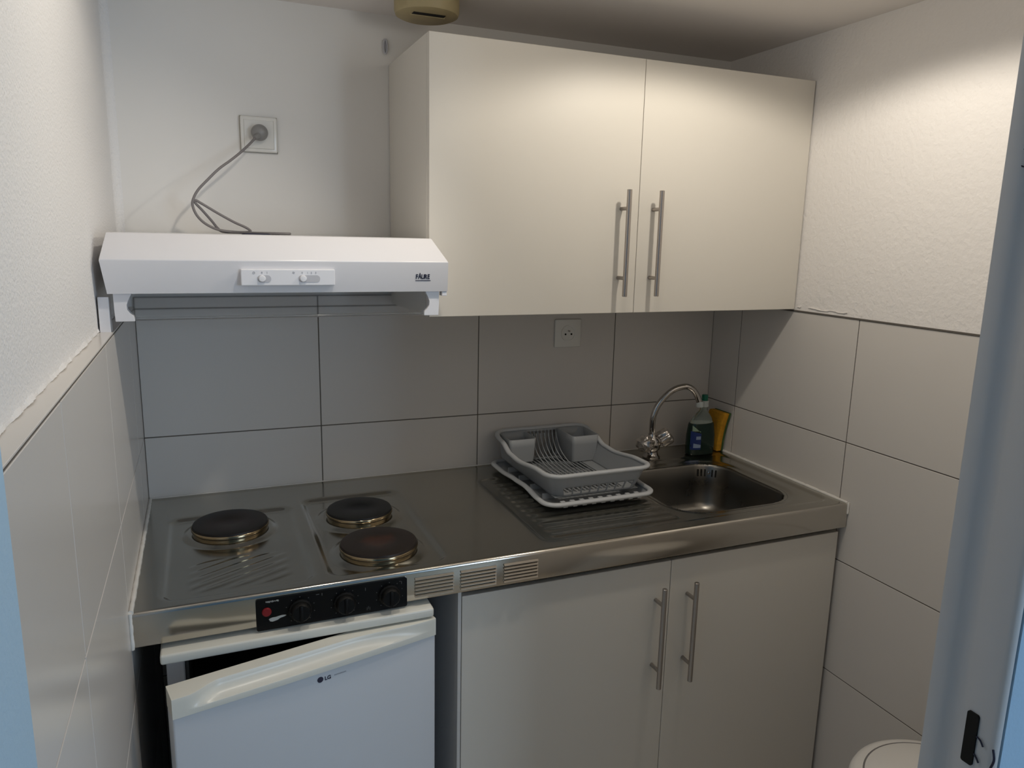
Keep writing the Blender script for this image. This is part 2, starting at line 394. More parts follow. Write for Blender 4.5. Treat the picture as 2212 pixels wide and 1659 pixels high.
# front apron with a rolled edge
ap = [(-0.594, None), (-0.5975, TOP - 0.0012), (-0.5995, TOP - 0.0035), (-0.600, TOP - 0.007), (-0.600, APB + 0.003), (-0.5985, APB), (-0.590, APB), (-0.590, APB + 0.004)]
prev = vv[0]
for (yy, zz) in ap[1:]:
    cur = [bm.verts.new((v.co.x, yy, zz)) for v in vv[0]]
    for i in range(nx):
        f = bm.faces.new((prev[i], cur[i], cur[i + 1], prev[i + 1])); f.material_index = 1
    prev = cur
for f in bm.faces: f.smooth = True
o = obj('steel_top', bm, ['steel', 'apron'], wt, 50)
OV0, OVD = 75, 7.4
# bowl
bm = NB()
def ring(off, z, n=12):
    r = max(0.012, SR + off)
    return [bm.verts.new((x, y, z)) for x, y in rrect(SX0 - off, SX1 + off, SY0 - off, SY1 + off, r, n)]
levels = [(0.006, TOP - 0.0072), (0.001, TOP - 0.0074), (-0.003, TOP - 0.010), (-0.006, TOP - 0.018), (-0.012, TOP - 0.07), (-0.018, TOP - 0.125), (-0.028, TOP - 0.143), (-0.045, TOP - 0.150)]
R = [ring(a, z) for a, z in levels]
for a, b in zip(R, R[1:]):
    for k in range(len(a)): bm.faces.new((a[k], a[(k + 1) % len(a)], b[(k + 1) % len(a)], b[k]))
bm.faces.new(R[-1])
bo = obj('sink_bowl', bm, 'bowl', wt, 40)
bm = NB(); add_lathe(bm, [(0.0, .0012), (.02, .0012), (.036, .004), (.042, .002), (.042, 0)], (1.35, -.345, TOP - .150), seg=32)
obj('drain', bm, 'chrome', bo, 40)
bm = NB()   # overflow slots on the rear wall of the bowl
oc = Vector((SX1 - SR, SY1 - SR)); orr = SR - .0098
for k in range(6):
    th = math.radians(OV0 - k * OVD); px_, py_ = oc.x + orr * math.cos(th), oc.y + orr * math.sin(th)
    if k == 3:
        add_lathe(bm, [(0, .004), (.004, .003), (.005, 0)], (px_, py_, .866), (-math.cos(th), -math.sin(th), 0), 16, mi=1); continue
    t_ = NB(); add_box(t_, -.0019, .0019, -.0018, .003, .8545, .8755)
    for v in t_.verts:
        a_, b_ = v.co.x, v.co.y; v.co.x = px_ - a_ * math.sin(th) + b_ * math.cos(th); v.co.y = py_ + a_ * math.cos(th) + b_ * math.sin(th)
    merge(bm, t_)
obj('overflow_slots', bm, ['dark', 'chrome'], bo)

# hotplates
def hotplate(cx, cy, r, m, name='hotplate'):
    bm = NB()
    add_lathe(bm, [(0, .0180), (r * .28, .0180), (r * .32, .0190), (r * .90, .0195), (r * .98, .0182), (r, .0150), (r, .006)], (0, 0, 0), seg=64)
    p = obj(name, bm, m, None, 35); p.location = (cx, cy, TOP - .0015)
    p.parent = wt; p.matrix_parent_inverse = wt.matrix_basis.inverted()
    bm = NB()
    add_lathe(bm, [(r - .002, .0135), (r + .0008, .0142), (r + .0020, .0130), (r + .0018, .0085), (r - .0008, .0070), (r - .0010, -.0030)], (cx, cy, TOP - .0015), seg=64)
    g = obj('trim_ring', bm, 'brass_ring', None, 50)
    g.parent = p; g.matrix_parent_inverse = p.matrix_basis.inverted()
    g.matrix_parent_inverse = (wt.matrix_basis @ wt.matrix_basis.inverted() @ p.matrix_basis).inverted()
    return p
hotplate(.177, -.258, .0790, 'iron_a'); hotplate(.4600, -.266, .0745, 'iron_b'); hotplate(.4600, -.472, .0795, 'iron_c')

# control panel
bm = NB(); add_prism(bm, rrect(.205, .486, .8295, .8905, .004, 5), 'y', -.6005, -.6035)
cp = obj('control_panel', bm, 'black_glass', wt)
KN = (.283, .365, .451)
for kx in KN:
    bm = NB(); add_lathe(bm, [(.021, 0), (.021, .004), (.0185, .006), (.0175, .016), (.015, .0185), (0, .0185)], (kx, -.6035, .8595), (0, -1, 0), 36, flute=18, famp=.02)
    add_box(bm, kx - .003, kx + .003, -.625, -.605, .8435, .8755, bev=.0015)
    k = obj('knob', bm, 'black_plastic', cp, 40)
bm = NB()
for kx in KN:
    for q in range(9):
        a = math.radians(-50 + q * 35); x = kx + .0265 * math.cos(a); z = .8595 + .0255 * math.sin(a)
        if z < .831 or z > .889: continue
        add_lathe(bm, [(.0009, 0), (.0009, .0003), (0, .0003)], (x, -.6035, z), (0, -1, 0), 8)
for x, z, w_, h_ in ((.315, .884, .006, .0012), (.323, .883, .0012, .005), (.4045, .879, .001, .006), (.407, .838, .0008, .006), (.4095, .840, .0008, .006), (.4125, .838, .0008, .006), (.472, .884, .003, .001), (.475, .881, .001, .006)):
    add_box(bm, x - w_ / 2, x + w_ / 2, -.6038, -.6035, z - h_ / 2, z + h_ / 2)
obj('scale_marks', bm, 'print_dim', cp)
bm = NB()   # worn white print above the lamp and the rubbed patch under it
for k in range(26):
    x = .222 + k * .0009 + random.uniform(0, .0004); add_box(bm, x, x + .0006, -.60385, -.6035, .8835 + random.uniform(-.0012, .001), .8835 + random.uniform(.0014, .0032))
obj('worn_lettering', bm, 'print_white', cp)
bm = NB(); pts = []
for k in range(22):
    a = 2 * PI * k / 22; rr = 1 + .22 * math.sin(3 * a + 1) + random.uniform(-.1, .1); pts.append((.2405 + .0145 * rr * math.cos(a), .8500 + .0036 * rr * math.sin(a) + .003 * math.cos(a)))
add_prism(bm, pts, 'y', -.6035, -.60385)
obj('worn_print', bm, 'print_white', cp)
bm = NB(); add_lathe(bm, [(.0085, 0), (.0085, .002), (.0075, .0035), (0, .004)], (.2235, -.6035, .8655), (0, -1, 0), 24)
obj('indicator_lamp', bm, 'red', cp, 40)
# louvred vents in the apron
for vx0, vx1 in ((.5015, .5835), (.5965, .6755), (.6905, .7695)):
    bm = NB(); add_box(bm, vx0 + .002, vx1 - .002, -.6006, -.6000, .842, .882, mi=1)
    for k in range(6):
        z = .8435 + k * .0073
        pr = [(-.6003, z + .0046), (-.6014, z + .0046), (-.6048, z + .0012), (-.6048, z + .0003), (-.6003, z - .0004)]
        add_prism(bm, pr, 'x', vx0 + .001, vx1 - .001)
    obj('vent_louvre', bm, ['apron', 'dark'], wt)

# silicone beads
bm = NB()
def bead(p0, p1, r=.0042, n=60):
    pts = [Vector(p0).lerp(Vector(p1), k / n) for k in range(n + 1)]
    add_tube(bm, pts, [r * random.uniform(.85, 1.15) for _ in pts], 8)
bead((.0035, -.598, .9015), (.0035, -.006, .9015)); bead((W - .0035, -.598, .9010), (W - .0035, -.006, .9010)); bead((.004, -.0055, .9015), (W - .004, -.0055, .9015), .003)
bead((.0025, -.6005, .834), (.0025, -.6005, .902), .0032, 14); bead((W - .0025, -.6005, .872), (W - .0025, -.6005, .902), .0028, 8)
struct('trim_1', bm, 'silicone', 60)

# ------------------------------------------------------------------ bar handles, cabinets
def handle(x, yf, z0, z1, parent):
    bm = NB(); yb = yf - .035; r = .0059
    add_lathe(bm, [(0, 0), (r - .0008, 0), (r, .0008), (r, z1 - z0 - .0008), (r - .0008, z1 - z0), (0, z1 - z0)], (x, yb, z0), seg=24)
    for zz in (z0 + .043, z1 - .043):
        add_lathe(bm, [(.0045, 0), (.0045, .034)], (x, yf - .0005, zz), (0, -1, 0), 16)
    return obj('handle', bm, 'brushed', parent, 40)
YC = -.352
uc = thing('wall_cabinet', 'cream double-door wall cupboard above the sink with two bar handles', 'cabinet', (1.12, -.17, 1.37))
bm = NB(); add_box(bm, .6045, 1.6350, YC + .0195, -.0002, 1.3698, 1.9576, bev=.0008, seg=1)
obj('carcass', bm, 'laminate', uc)
bm = NB(); add_box(bm, .6045, 1.1242, YC, YC + .0180, 1.3705, 1.9570, bev=.0012)
d = obj('door', bm, 'laminate', uc); handle(1.0765, YC, 1.413, 1.661, d)
bm = NB(); add_box(bm, 1.1255, 1.6345, YC, YC + .0180, 1.3705, 1.9570, bev=.0012)
d = obj('door', bm, 'laminate', uc); handle(1.1655, YC, 1.413, 1.662, d)
YL = -.588
lc = thing('base_cabinet', 'cream double-door base cupboard under the sink end of the worktop', 'cabinet', (1.11, -.3, 0))
bm = NB(); add_box(bm, .597, .613, YL + .019, -.02, 0.0, .8345, bev=.0006, seg=1); add_box(bm, 1.612, 1.628, YL + .019, -.02, 0.0, .8345)
add_box(bm, .613, 1.612, -.03, -.02, 0.0, .8345); add_box(bm, .613, 1.612, YL + .019, -.03, .10, .116); add_box(bm, .613, 1.612, -.52, -.50, .0, .10)
add_box(bm, .597, .604, YL + .001, YL + .019, 0.06, .833)
obj('carcass', bm, 'carcass', lc)
obj('rail', box(.613, 1.612, YL + .022, YL + .040, .79, .8335), 'gap', lc)  # dark strip standing in for the shadow between apron and doors
bm = NB(); add_box(bm, .6055, 1.1162, YL, YL + .0175, .05, .8205, bev=.0012)
d = obj('door', bm, 'laminate', lc); handle(1.0785, YL, .521, .772, d)
bm = NB(); add_box(bm, 1.1177, 1.6270, YL, YL + .0175, .05, .8205, bev=.0012)
d = obj('door', bm, 'laminate', lc); handle(1.1660, YL, .521, .773, d)

# ------------------------------------------------------------------ fridge
fr = thing('compact_fridge', 'small white under-counter fridge with its door standing ajar', 'fridge', (.29, -.35, 0))
fr_x0, fr_x1 = .0445, .5355
bm = NB()
add_box(bm, fr_x0 + .005, fr_x0 + .036, -.567, -.06, .02, .806, bev=.003); add_box(bm, fr_x1 - .036, fr_x1 - .005, -.567, -.06, .02, .806, bev=.003)
add_box(bm, fr_x0 + .036, fr_x1 - .036, -.10, -.06, .02, .806); add_box(bm, fr_x0 + .036, fr_x1 - .036, -.567, -.10, .02, .07); add_box(bm, fr_x0 + .036, fr_x1 - .036, -.567, -.10, .790, .806)
body = obj('body', bm, 'fridge_body', fr)
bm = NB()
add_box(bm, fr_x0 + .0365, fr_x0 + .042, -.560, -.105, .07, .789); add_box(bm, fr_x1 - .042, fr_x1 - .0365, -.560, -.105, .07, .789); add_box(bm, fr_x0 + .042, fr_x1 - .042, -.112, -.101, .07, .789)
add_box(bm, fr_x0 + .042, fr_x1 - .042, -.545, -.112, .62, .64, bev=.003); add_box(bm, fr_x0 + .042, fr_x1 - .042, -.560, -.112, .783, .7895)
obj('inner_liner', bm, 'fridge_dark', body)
bm = NB(); add_box(bm, fr_x0, fr_x1, -.623, -.04, .8065, .8255, bev=.0045, seg=3)
obj('top_cover', bm, 'fridge_warm_white', fr, 50)
# door, built closed then swung about its right-hand hinge
hinge = Vector((fr_x1 - .002, -.612, 0)); ang = math.radians(12.4)
Rm = Matrix.Translation(hinge) @ Matrix.Rotation(ang, 4, 'Z') @ Matrix.Translation(-hinge)
def swing(bm):
    for v in bm.verts: v.co = Rm @ v.co
    return bm
dx0, dx1, dyf, dyb = fr_x0 + .006, fr_x1 + .001, -.622, -.578
bm = NB(); add_box(bm, dx0, dx1, dyf, dyb, .06, .7675, bev=.004, seg=3)
dr = obj('door', swing(bm), 'fridge_door', fr, 50)
# moulded top cap with scooped grip
bm = NB(); nu, DZ0, DZ1 = 90, .7670, .8030
def cap_prof(t):
    s_ = sstep(.045, .17, t) * (1 - sstep(.62, .985, t)); s2 = sstep(.03, .12, t) * (1 - sstep(.90, .985, t)); m_ = math.sin(PI * t)
    yf = dyf - .0018 - .003 * m_; lip = DZ0 + .0105 + .003 * t; e = max(s_, .02 * s2)
    return [(dyb, DZ0), (yf, DZ0), (yf - .0012 * s2, lip - .002), (yf - .0006 * s2, lip), (yf + .0035 * s_ , lip + .0018), (yf + .0110 * s_, lip + .0045), (yf + .0190 * s_, lip + .0105), (yf + .0225 * s_, lip + .017),
            (yf + .0225 * s_, DZ1 - .0022), (yf + .0232 * s_ + .0004, DZ1 - .0006), (yf + .024 * s_ + .0022, DZ1), (dyb, DZ1)]
rg = []
for i in range(nu + 1):
    t = i / nu; x = dx0 + (dx1 - dx0) * t
    rg.append([bm.verts.new((x, a, b)) for a, b in cap_prof(t)])
for a, b in zip(rg, rg[1:]):
    for k in range(len(a)): bm.faces.new((a[k], b[k], b[(k + 1) % len(a)], a[(k + 1) % len(a)]))
bm.faces.new(rg[0]); bm.faces.new(rg[-1][::-1])
obj('door_grip', swing(bm), 'fridge_warm_white', dr, 35)
bm = NB(); add_box(bm, dx0 + .012, dx1 - .012, dyb, dyb + .009, .075, .775, bev=.003); obj('door_seal', swing(bm), 'panel_plastic', dr)
# emblem and letters
zl = .7475
def flat_logo():
    b = NB(); add_lathe(b, [(.0056, 0), (.0056, .0005), (0, .0006)], (.2985, dyf - .0002, zl + .0038), (0, -1, 0), 28)
    t = text_bm('LG', .0100, (.3065, dyf - .0002, zl), (1, 0, 0), (0, 0, 1), .0003, .0003); merge(b, t); return b
obj('maker_badge', swing(flat_logo()), 'ink', dr)
b = NB()
for k in range(9): add_box(b, .3255 + k * .0026, .3270 + k * .0026, dyf - .0004, dyf - .0001, zl + .003, zl + .0052)
obj('faint_print', swing(b), 'ink_grey', dr)

# ------------------------------------------------------------------ range hood
hd = thing('range_hood', 'slim white range hood with slide switches above the hotplates', 'hood', (.295, -.25, 1.437))
hx0, hx1, hyf = -.0105, .6020, -.4960
bm = NB()
lo = [(hx0 + .007, hyf + .014), (hx1 + .003, hyf + .014), (hx1 + .003, -.004), (hx0 + .007, -.004)]
mid = [(hx0, hyf), (hx1, hyf), (hx1, -.004), (hx0, -.004)]
up = [(hx0 + .009, hyf + .050), (hx1 - .020, hyf + .050), (hx1 - .020, -.004), (hx0 + .009, -.004)]
def lay(P, z): return [bm.verts.new((x, y, z)) for x, y in P]
A, B_, D_ = lay(lo, 1.4365), lay(mid, 1.4955), lay(up, 1.5400)
for a, b in ((A, B_), (B_, D_)):
    for k in range(4): bm.faces.new((a[k], a[(k + 1) % 4], b[(k + 1) % 4], b[k]))
bm.faces.new(D_); 
# hollow underside: rim and recessed filter panel
inn = [(x + (.008 if x < .3 else -.008), y + (.008 if y < -.2 else -.008)) for x, y in lo]
I0, I1 = lay(inn, 1.4365), lay(inn, 1.452)
for a, b in ((I0, A), (I1, I0)):
    for k in range(4): bm.faces.new((a[k], a[(k + 1) % 4], b[(k + 1) % 4], b[k]))
bm.faces.new(I1[::-1])
bmesh.ops.bevel(bm, geom=[e for e in bm.edges if all(v in D_ + B_ for v in e.verts)], offset=.002, segments=2, profile=.5, affect='EDGES')
obj('canopy', bm, 'enamel', hd, 30)
bm = NB(); add_box(bm, .2125, .3785, hyf - .0045, hyf + .012, 1.4505, 1.4800, bev=.0015)
sw = obj('switch_panel', bm, 'panel_plastic', hd)
for x0, x1, kx in ((.240, .264, .2485), (.312, .351, .3205)):
    bm = NB(); add_prism(bm, rrect(x0, x1, 1.4565, 1.4695, .0064, 6), 'y', hyf - .0046, hyf - .0052)
    s_ = obj('slide_slot', bm, 'grey_slot', sw)
    bm = NB(); add_lathe(bm, [(.0062, 0), (.0062, .003), (.0052, .0048), (0, .0055)], (kx, hyf - .005, 1.4633), (0, -1, 0), 24)
    obj('slider', bm, 'panel_plastic', s_, 40)
for grp in ((('0', .2485), ('1', .2575)), (('0', .3190), ('1', .3285), ('2', .3355), ('3', .3435))):
    bm = NB()
    for ch, x in grp: merge(bm, text_bm(ch, .0048, (x - .0013, hyf - .0047, 1.4722), (1, 0, 0), (0, 0, 1), .0002))
    obj('switch_numbers', bm, 'ink_grey', sw)
bm = NB(); add_tube(bm, [(.2345 + .0018 * math.cos(a), hyf - .0048, 1.4738 + .0018 * math.sin(a)) for a in [2 * PI * k / 12 for k in range(12)]], .0003, 5, closed=True)
obj('light_symbol', bm, 'ink_grey', sw)
bm = NB()
for k in range(4):
    a = k * PI / 2 + .4; add_box(bm, .3035 + .0014 * math.cos(a) - .0007, .3035 + .0014 * math.cos(a) + .0007, hyf - .0048, hyf - .0046, 1.4738 + .0014 * math.sin(a) - .0007, 1.4738 + .0014 * math.sin(a) + .0007)
obj('fan_symbol', bm, 'ink_grey', sw)
bm = NB(); x = .5370
for ch, s_, b_ in (('F', 1.0, 1), ('A', 1.32, 1), ('U', 1.0, 1), ('R', 1.0, 1), ('E', 1.0, 1)):
    merge(bm, text_bm(ch, .0128 * s_, (x, hyf + .0076, 1.4620), (1, 0, 0), (0, -.2309, .973), .0003, .0004, sx=.74 / (s_ ** .9))); x += .0062 if ch != 'F' else .0052
add_box(bm, .5370, .5678, hyf + .0084, hyf + .0100, 1.4578, 1.4592)
obj('maker_logo', bm, 'ink', hd)
# visor brackets and clear visor
def bracket(x0, s):
    L = [(0, 1.4365), (.0290, 1.4365), (.0275, 1.4320), (.0225, 1.4250), (.0195, 1.4170), (.0200, 1.4080), (.0240, 1.4020), (.0305, 1.3970), (.0315, 1.3925), (.0315, 1.3875), (.0012, 1.3875), (.0006, 1.41)]
    bm = NB(); add_prism(bm, [(x0 + s * a, b) for a, b in L], 'y', -.474, -.455)
    bmesh.ops.bevel(bm, geom=[e for e in bm.edges], offset=.0008, segments=1, affect='EDGES'); return obj('visor_bracket', bm, 'enamel', hd)
bracket(.0040, 1); bracket(.5900, -1)
obj('visor_stop', box(.594, .6045, -.480, -.462, 1.4270, 1.4365, bev=.001), 'enamel', hd)
bm = NB(); pr = []
for k in range(9):
    t = k / 8; pr.append((-.463 - .006 * t * t, 1.4365 - .043 * t))
pr2 = [(y + .0018, z) for y, z in pr[::-1]]
add_prism(bm, pr + [(-.4715, 1.3905), (-.468, 1.3905)] + pr2, 'x', .0285, .5650)
add_tube(bm, [(.0290, -.4705, 1.3912), (.5645, -.4705, 1.3912)], .0028, 12)
obj('visor', bm, 'visor', hd, 60)

# white tile offcut left of the hood bracket
bm = NB(); add_box(bm, -.0205, -.0035, -.468, -.440, 1.3685, 1.4300, bev=.0006, seg=1)
tag(obj('wall_trim_strip', bm, 'enamel'), 'short white upright strip by the left wall just under the hood', 'trim strip')
# ------------------------------------------------------------------ sockets and cord
so = thing('wall_socket', 'square off-white wall socket above the range hood holding a grey plug', 'socket', (.292, 0, 1.771))
bm = NB(); add_box(bm, .2505, .3325, -.0095, .003, 1.7305, 1.8105, bev=.004, seg=3)
obj('surround', bm, 'socket', so, 50)
bm = NB(); add_box(bm, .2585, .3245, -.0105, -.0088, 1.7385, 1.8025, bev=.0008, seg=1)
obj('cover_plate', bm, 'socket', so)
bm = NB()
for a, b, c_, d_ in ((.2497, .3333, 1.8106, 1.8116), (.2492, .2503, 1.7300, 1.8112), (.3327, .3336, 1.7300, 1.8112), (.2497, .3333, 1.7290, 1.7300)): add_box(bm, a, b, -.0006, .0031, c_, d_)
for a, b, c_, d_ in ((.2580, .2587, 1.7385, 1.8025), (.3243, .3249, 1.7385, 1.8025), (.258, .3249, 1.7379, 1.7385)): add_box(bm, a, b, -.0100, -.0088, c_, d_)
obj('seam', bm, 'socket_line', so)
so2 = thing('wall_socket', 'white power socket set into the backsplash tiles under the wall cupboard', 'socket', (1.1225, 0, 1.277))
bm = NB(); add_box(bm, 1.0805, 1.1650, -.0095, -.0038, 1.2350, 1.3170, bev=.003, seg=3)
obj('surround', bm, 'socket', so2, 50)
bm = NB()
add_lathe(bm, [(.0235, 0), (.0235, .0015), (.0205, .0015), (.0195, .0003), (0, .0003)], (1.1235, -.0096, 1.276), (0, -1, 0), 40)
obj('socket_face', bm, 'socket', so2, 35)
bm = NB()
for x in (1.1140, 1.1330): add_lathe(bm, [(.0027, 0), (.0027, .0012), (0, .0012)], (x, -.0098, 1.2735), (0, -1, 0), 16)
obj('pin_holes', bm, 'dark', so2)
bm = NB(); add_lathe(bm, [(.0022, 0), (.0022, .008), (.001, .009), (0, .009)], (1.1235, -.0098, 1.283), (0, -1, 0), 16)
obj('earth_pin', bm, 'brushed', so2, 40)

co = thing('power_cord', 'grey power cord looping from the upper wall socket down onto the hood', 'power cord', (.29, -.03, 1.774))
bm = NB()
add_lathe(bm, [(.0175, 0), (.0185, .004), (.0185, .020), (.0165, .024), (.010, .030), (.0, .031)], (.2915, -.0105, 1.7745), (0, -1, -.12), 36)
add_tube(bm, [(.290, -.030, 1.768), (.285, -.040, 1.763), (.279, -.046, 1.757)], [.0085, .0065, .0045], 14)
obj('plug', bm, 'plug', co, 40)
bm = NB()
pts = [(.281, -.045, 1.7595), (.270, -.052, 1.7465), (.2485, -.062, 1.725), (.224, -.073, 1.7035), (.197, -.084, 1.682), (.172, -.093, 1.6565), (.152, -.098, 1.6345), (.1415, -.1, 1.616), (.1385, -.1, 1.600),
       (.146, -.1, 1.579), (.163, -.098, 1.561), (.190, -.095, 1.5485), (.225, -.092, 1.5445), (.250, -.095, 1.5445), (.2565, -.103, 1.5475), (.246, -.106, 1.5555), (.222, -.104, 1.5665), (.190, -.102, 1.5845),
       (.160, -.101, 1.6030), (.1455, -.100, 1.6110), (.1445, -.098, 1.6055), (.158, -.092, 1.590), (.176, -.086, 1.5680), (.188, -.082, 1.5520), (.200, -.080, 1.5445), (.235, -.110, 1.5435), (.270, -.15, 1.5432), (.315, -.18, 1.5432), (.335, -.175, 1.5432), (.32, -.13, 1.5432), (.29, -.10, 1.5432)]
add_tube(bm, catmull(pts, 8), .0029, 10)
obj('cable', bm, 'cord', co, 60)
bm = NB(); add_prism(bm, rrect(.235, .315, -.170, -.130, .01, 4), 'z', 1.5401, 1.5425)  # flat dark strip on top of the hood
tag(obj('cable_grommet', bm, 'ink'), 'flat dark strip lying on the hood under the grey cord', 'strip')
# oval fixing beside the cupboard
bm = NB(); pts = [(.5955 + .0045 * math.cos(a), -.0040, 1.998 + .016 * math.sin(a)) for a in [2 * PI * k / 28 for k in range(28)]]
add_tube(bm, pts, .0022, 8, closed=True); add_prism(bm, [(x, z) for x, y, z in pts], 'y', -.0015, .004)
tag(obj('wall_fixing', bm, 'grey_slot', None, 60), 'tiny oval grey wall fixing at the upper left corner of the wall cupboard', 'fixing')

# ------------------------------------------------------------------ ceiling vent
vc = (.652, -.172); vz = 2.030
cv = thing('ceiling_vent', 'round yellowed plastic air vent on the ceiling above the cupboard', 'vent', (vc[0], vc[1], vz))
bm = NB(); add_lathe(bm, [(0, 0.0), (.062, 0.0), (.0705, .004), (.0735, .012), (.0735, .0425)], (vc[0], vc[1], vz), seg=56)
obj('vent_body', bm, 'vent', cv, 30)
bm = NB(); add_box(bm, vc[0] - .040, vc[0] + .034, vc[1] - .035, vc[1] - .018, vz - .0008, vz + .001)
obj('slot', bm, 'dark', cv)
bm = NB(); add_box(bm, vc[0] - .043, vc[0] + .037, vc[1] - .0175, vc[1] - .013, vz - .0022, vz + .001, bev=.0008)
obj('slot_lip', bm, 'vent', cv)

# ------------------------------------------------------------------ dish rack and tray
def wall_shell(bm, path, zb, zt, inset, nv, skip, close_floor=None, mi=0):
    """walls of a tub: path = closed list of (x,y); inset(v) shrinks toward centre; zt(x,y) rim height"""
    cx = sum(p[0] for p in path) / len(path); cy = sum(p[1] for p in path) / len(path)
    hw = max(abs(p[0] - cx) for p in path); hh = max(abs(p[1] - cy) for p in path)
    rings = []
    for j in range(nv + 1):
        v = j / nv; ins = inset(v)
        rings.append([bm.verts.new((cx + (x - cx) * (hw - ins) / hw, cy + (y - cy) * (hh - ins) / hh, zb + (zt(x, y) - zb) * v)) for x, y in path])
    n = len(path)
    for j in range(nv):
        for k in range(n):
            if skip((path[k][0] + path[(k + 1) % n][0]) / 2, (path[k][1] + path[(k + 1) % n][1]) / 2, (j + .5) / nv, k): continue
            bm.faces.new((rings[j][k], rings[j][(k + 1) % n], rings[j + 1][(k + 1) % n], rings[j + 1][k])).material_index = mi
    return rings
def dense_rr(x0, x1, y0, y1, r, step=.004):
    P = rrect(x0, x1, y0, y1, r, 10); out = []
    for i in range(len(P)):
        a, b = Vector(P[i]), Vector(P[(i + 1) % len(P)]); n = max(1, round((b - a).length / step))
        out += [tuple(a.lerp(b, k / n)) for k in range(n)]
    return out
def lerp_tab(t, tab):
    for (a, va), (b, vb) in zip(tab, tab[1:]):
        if t <= b: 
            s = (t - a) / (b - a); s = max(0, min(1, s)); s = s * s * (3 - 2 * s); return va + (vb - va) * s
    return tab[-1][1]
BX0, BX1, BY0, BY1 = .893, 1.176, -.398, -.022
def rim_z(x, y): return lerp_tab(y, [(-.40, .9845), (-.33, .983), (-.20, .970), (-.15, .9725), (-.085, .992), (-.02, 1.0035)])
rk = thing('dish_rack', 'pale grey plastic dish rack with cutlery cups standing on its drip tray', 'dish rack', (1.034, -.21, .916))
path = dense_rr(BX0, BX1, BY0, BY1, .035)
FZ = .923
def skip(x, y, v, k):
    if y < BY0 + .004 and BX0 + .03 < x < BX1 - .03 and .12 < v < .42: return int((x - BX0) / .004) % 7 != 0
    if y > BY1 - .004 and .985 < x < 1.090 and v < .9: return int((x - BX0) / .004) % 3 != 0
    return False
bm = NB()
rings = wall_shell(bm, path, FZ, lambda x, y: rim_z(x, y) - .002, lambda v: .022 * (1 - v) + .002, 12, skip)
# floor with slots
fx0, fx1, fy0, fy1 = BX0 + .024, BX1 - .024, BY0 + .024, BY1 - .024
nx_, ny_ = int((fx1 - fx0) / .004), 44
gv = [[bm.verts.new((fx0 + (fx1 - fx0) * i / nx_, fy0 + (fy1 - fy0) * j / ny_, FZ)) for i in range(nx_ + 1)] for j in range(ny_ + 1)]
for j in range(ny_):
    for i in range(nx_):
        x = fx0 + (fx1 - fx0) * (i + .5) / nx_; y = fy0 + (fy1 - fy0) * (j + .5) / ny_
        sl = (.94 < x < 1.12) and (-.355 < y < -.30 or -.285 < y < -.06) and (x > .975 or y < -.29)
        if sl and i % 3 != 0: continue
        bm.faces.new((gv[j][i], gv[j][i + 1], gv[j + 1][i + 1], gv[j + 1][i]))
o = obj('basket', bm, 'rack', rk, 50); md = o.modifiers.new('thick', 'SOLIDIFY'); md.thickness = .0022; md.offset = 0
bk_ = o
bm = NB(); add_tube(bm, [(x, y, rim_z(x, y)) for x, y in dense_rr(BX0 - .002, BX1 + .002, BY0 - .002, BY1 + .002, .037, .008)], .0062, 10, closed=True, sz=.85, sx=1.15)
obj('basket_rim', bm, 'rack_rim', bk_, 60)
# curved plate ribs: rise from the floor up the back wall
bm = NB()
for k in range(7):
    x = .998 + k * .0125
    pts = catmull([(x, -.21, FZ + .002), (x, -.17, FZ + .004), (x, -.13, FZ + .010), (x, -.085, FZ + .028), (x, -.060, FZ + .055), (x, -.052, FZ + .072)], 5)
    add_tube(bm, pts, .0017, 6)
obj('plate_ribs', bm, 'rack', bk_, 60)
def cup(x0, x1, y0, y1, z0, z1):
    bm = NB(); pth = dense_rr(x0, x1, y0, y1, .008, .01)
    R_ = wall_shell(bm, pth, z0, lambda x, y: z1, lambda v: .004 * (1 - v), 3, lambda *a: False)
    bm.faces.new(R_[0])
    o = obj('cutlery_cup', bm, 'rack', bk_, 50); m_ = o.modifiers.new('thick', 'SOLIDIFY'); m_.thickness = .0025; m_.offset = 0; return o
cup(.905, .984, -.110, -.030, FZ + .010, .999); cup(1.086, 1.168, -.135, -.030, FZ + .004, 1.001)
# tray
TX0, TX1, TY0, TY1 = .880, 1.178, -.412, -.034
def tr_z(x, y): return lerp_tab(y, [(-.42, .9195), (-.36, .9205), (-.28, .9275), (-.22, .9245), (-.12, .918), (-.03, .919)])
ty = thing('drip_tray', 'pale grey plastic drip tray under the dish rack on the worktop', 'tray', (1.03, -.22, .9))
bm = NB(); pth = dense_rr(TX0, TX1, TY0, TY1, .032, .008)
R_ = wall_shell(bm, pth, .905, lambda x, y: tr_z(x, y) - .001, lambda v: .016 * (1 - v), 4, lambda *a: False)
bm.faces.new(R_[0])
o = obj('tray_pan', bm, 'rack', ty, 50); m_ = o.modifiers.new('thick', 'SOLIDIFY'); m_.thickness = .002; m_.offset = 0
bm = NB(); add_tube(bm, [(x, y, tr_z(x, y)) for x, y in dense_rr(TX0 - .002, TX1 + .002, TY0 - .002, TY1 + .002, .034, .008)], .0064, 10, closed=True, sz=.8, sx=1.2)
obj('tray_rim', bm, 'rack_rim', ty, 60)
bm = NB()
for k in range(9): add_box(bm, .925 + k * .026, .937 + k * .026, TY0 + .006, TY0 + .028, .907, .9175, bev=.001)
for k in range(4): add_box(bm, TX0 + .025, TX1 - .025, -.33 + k * .075, -.325 + k * .075, .905, .9195)
obj('tray_ribs', bm, 'rack_rim', ty)

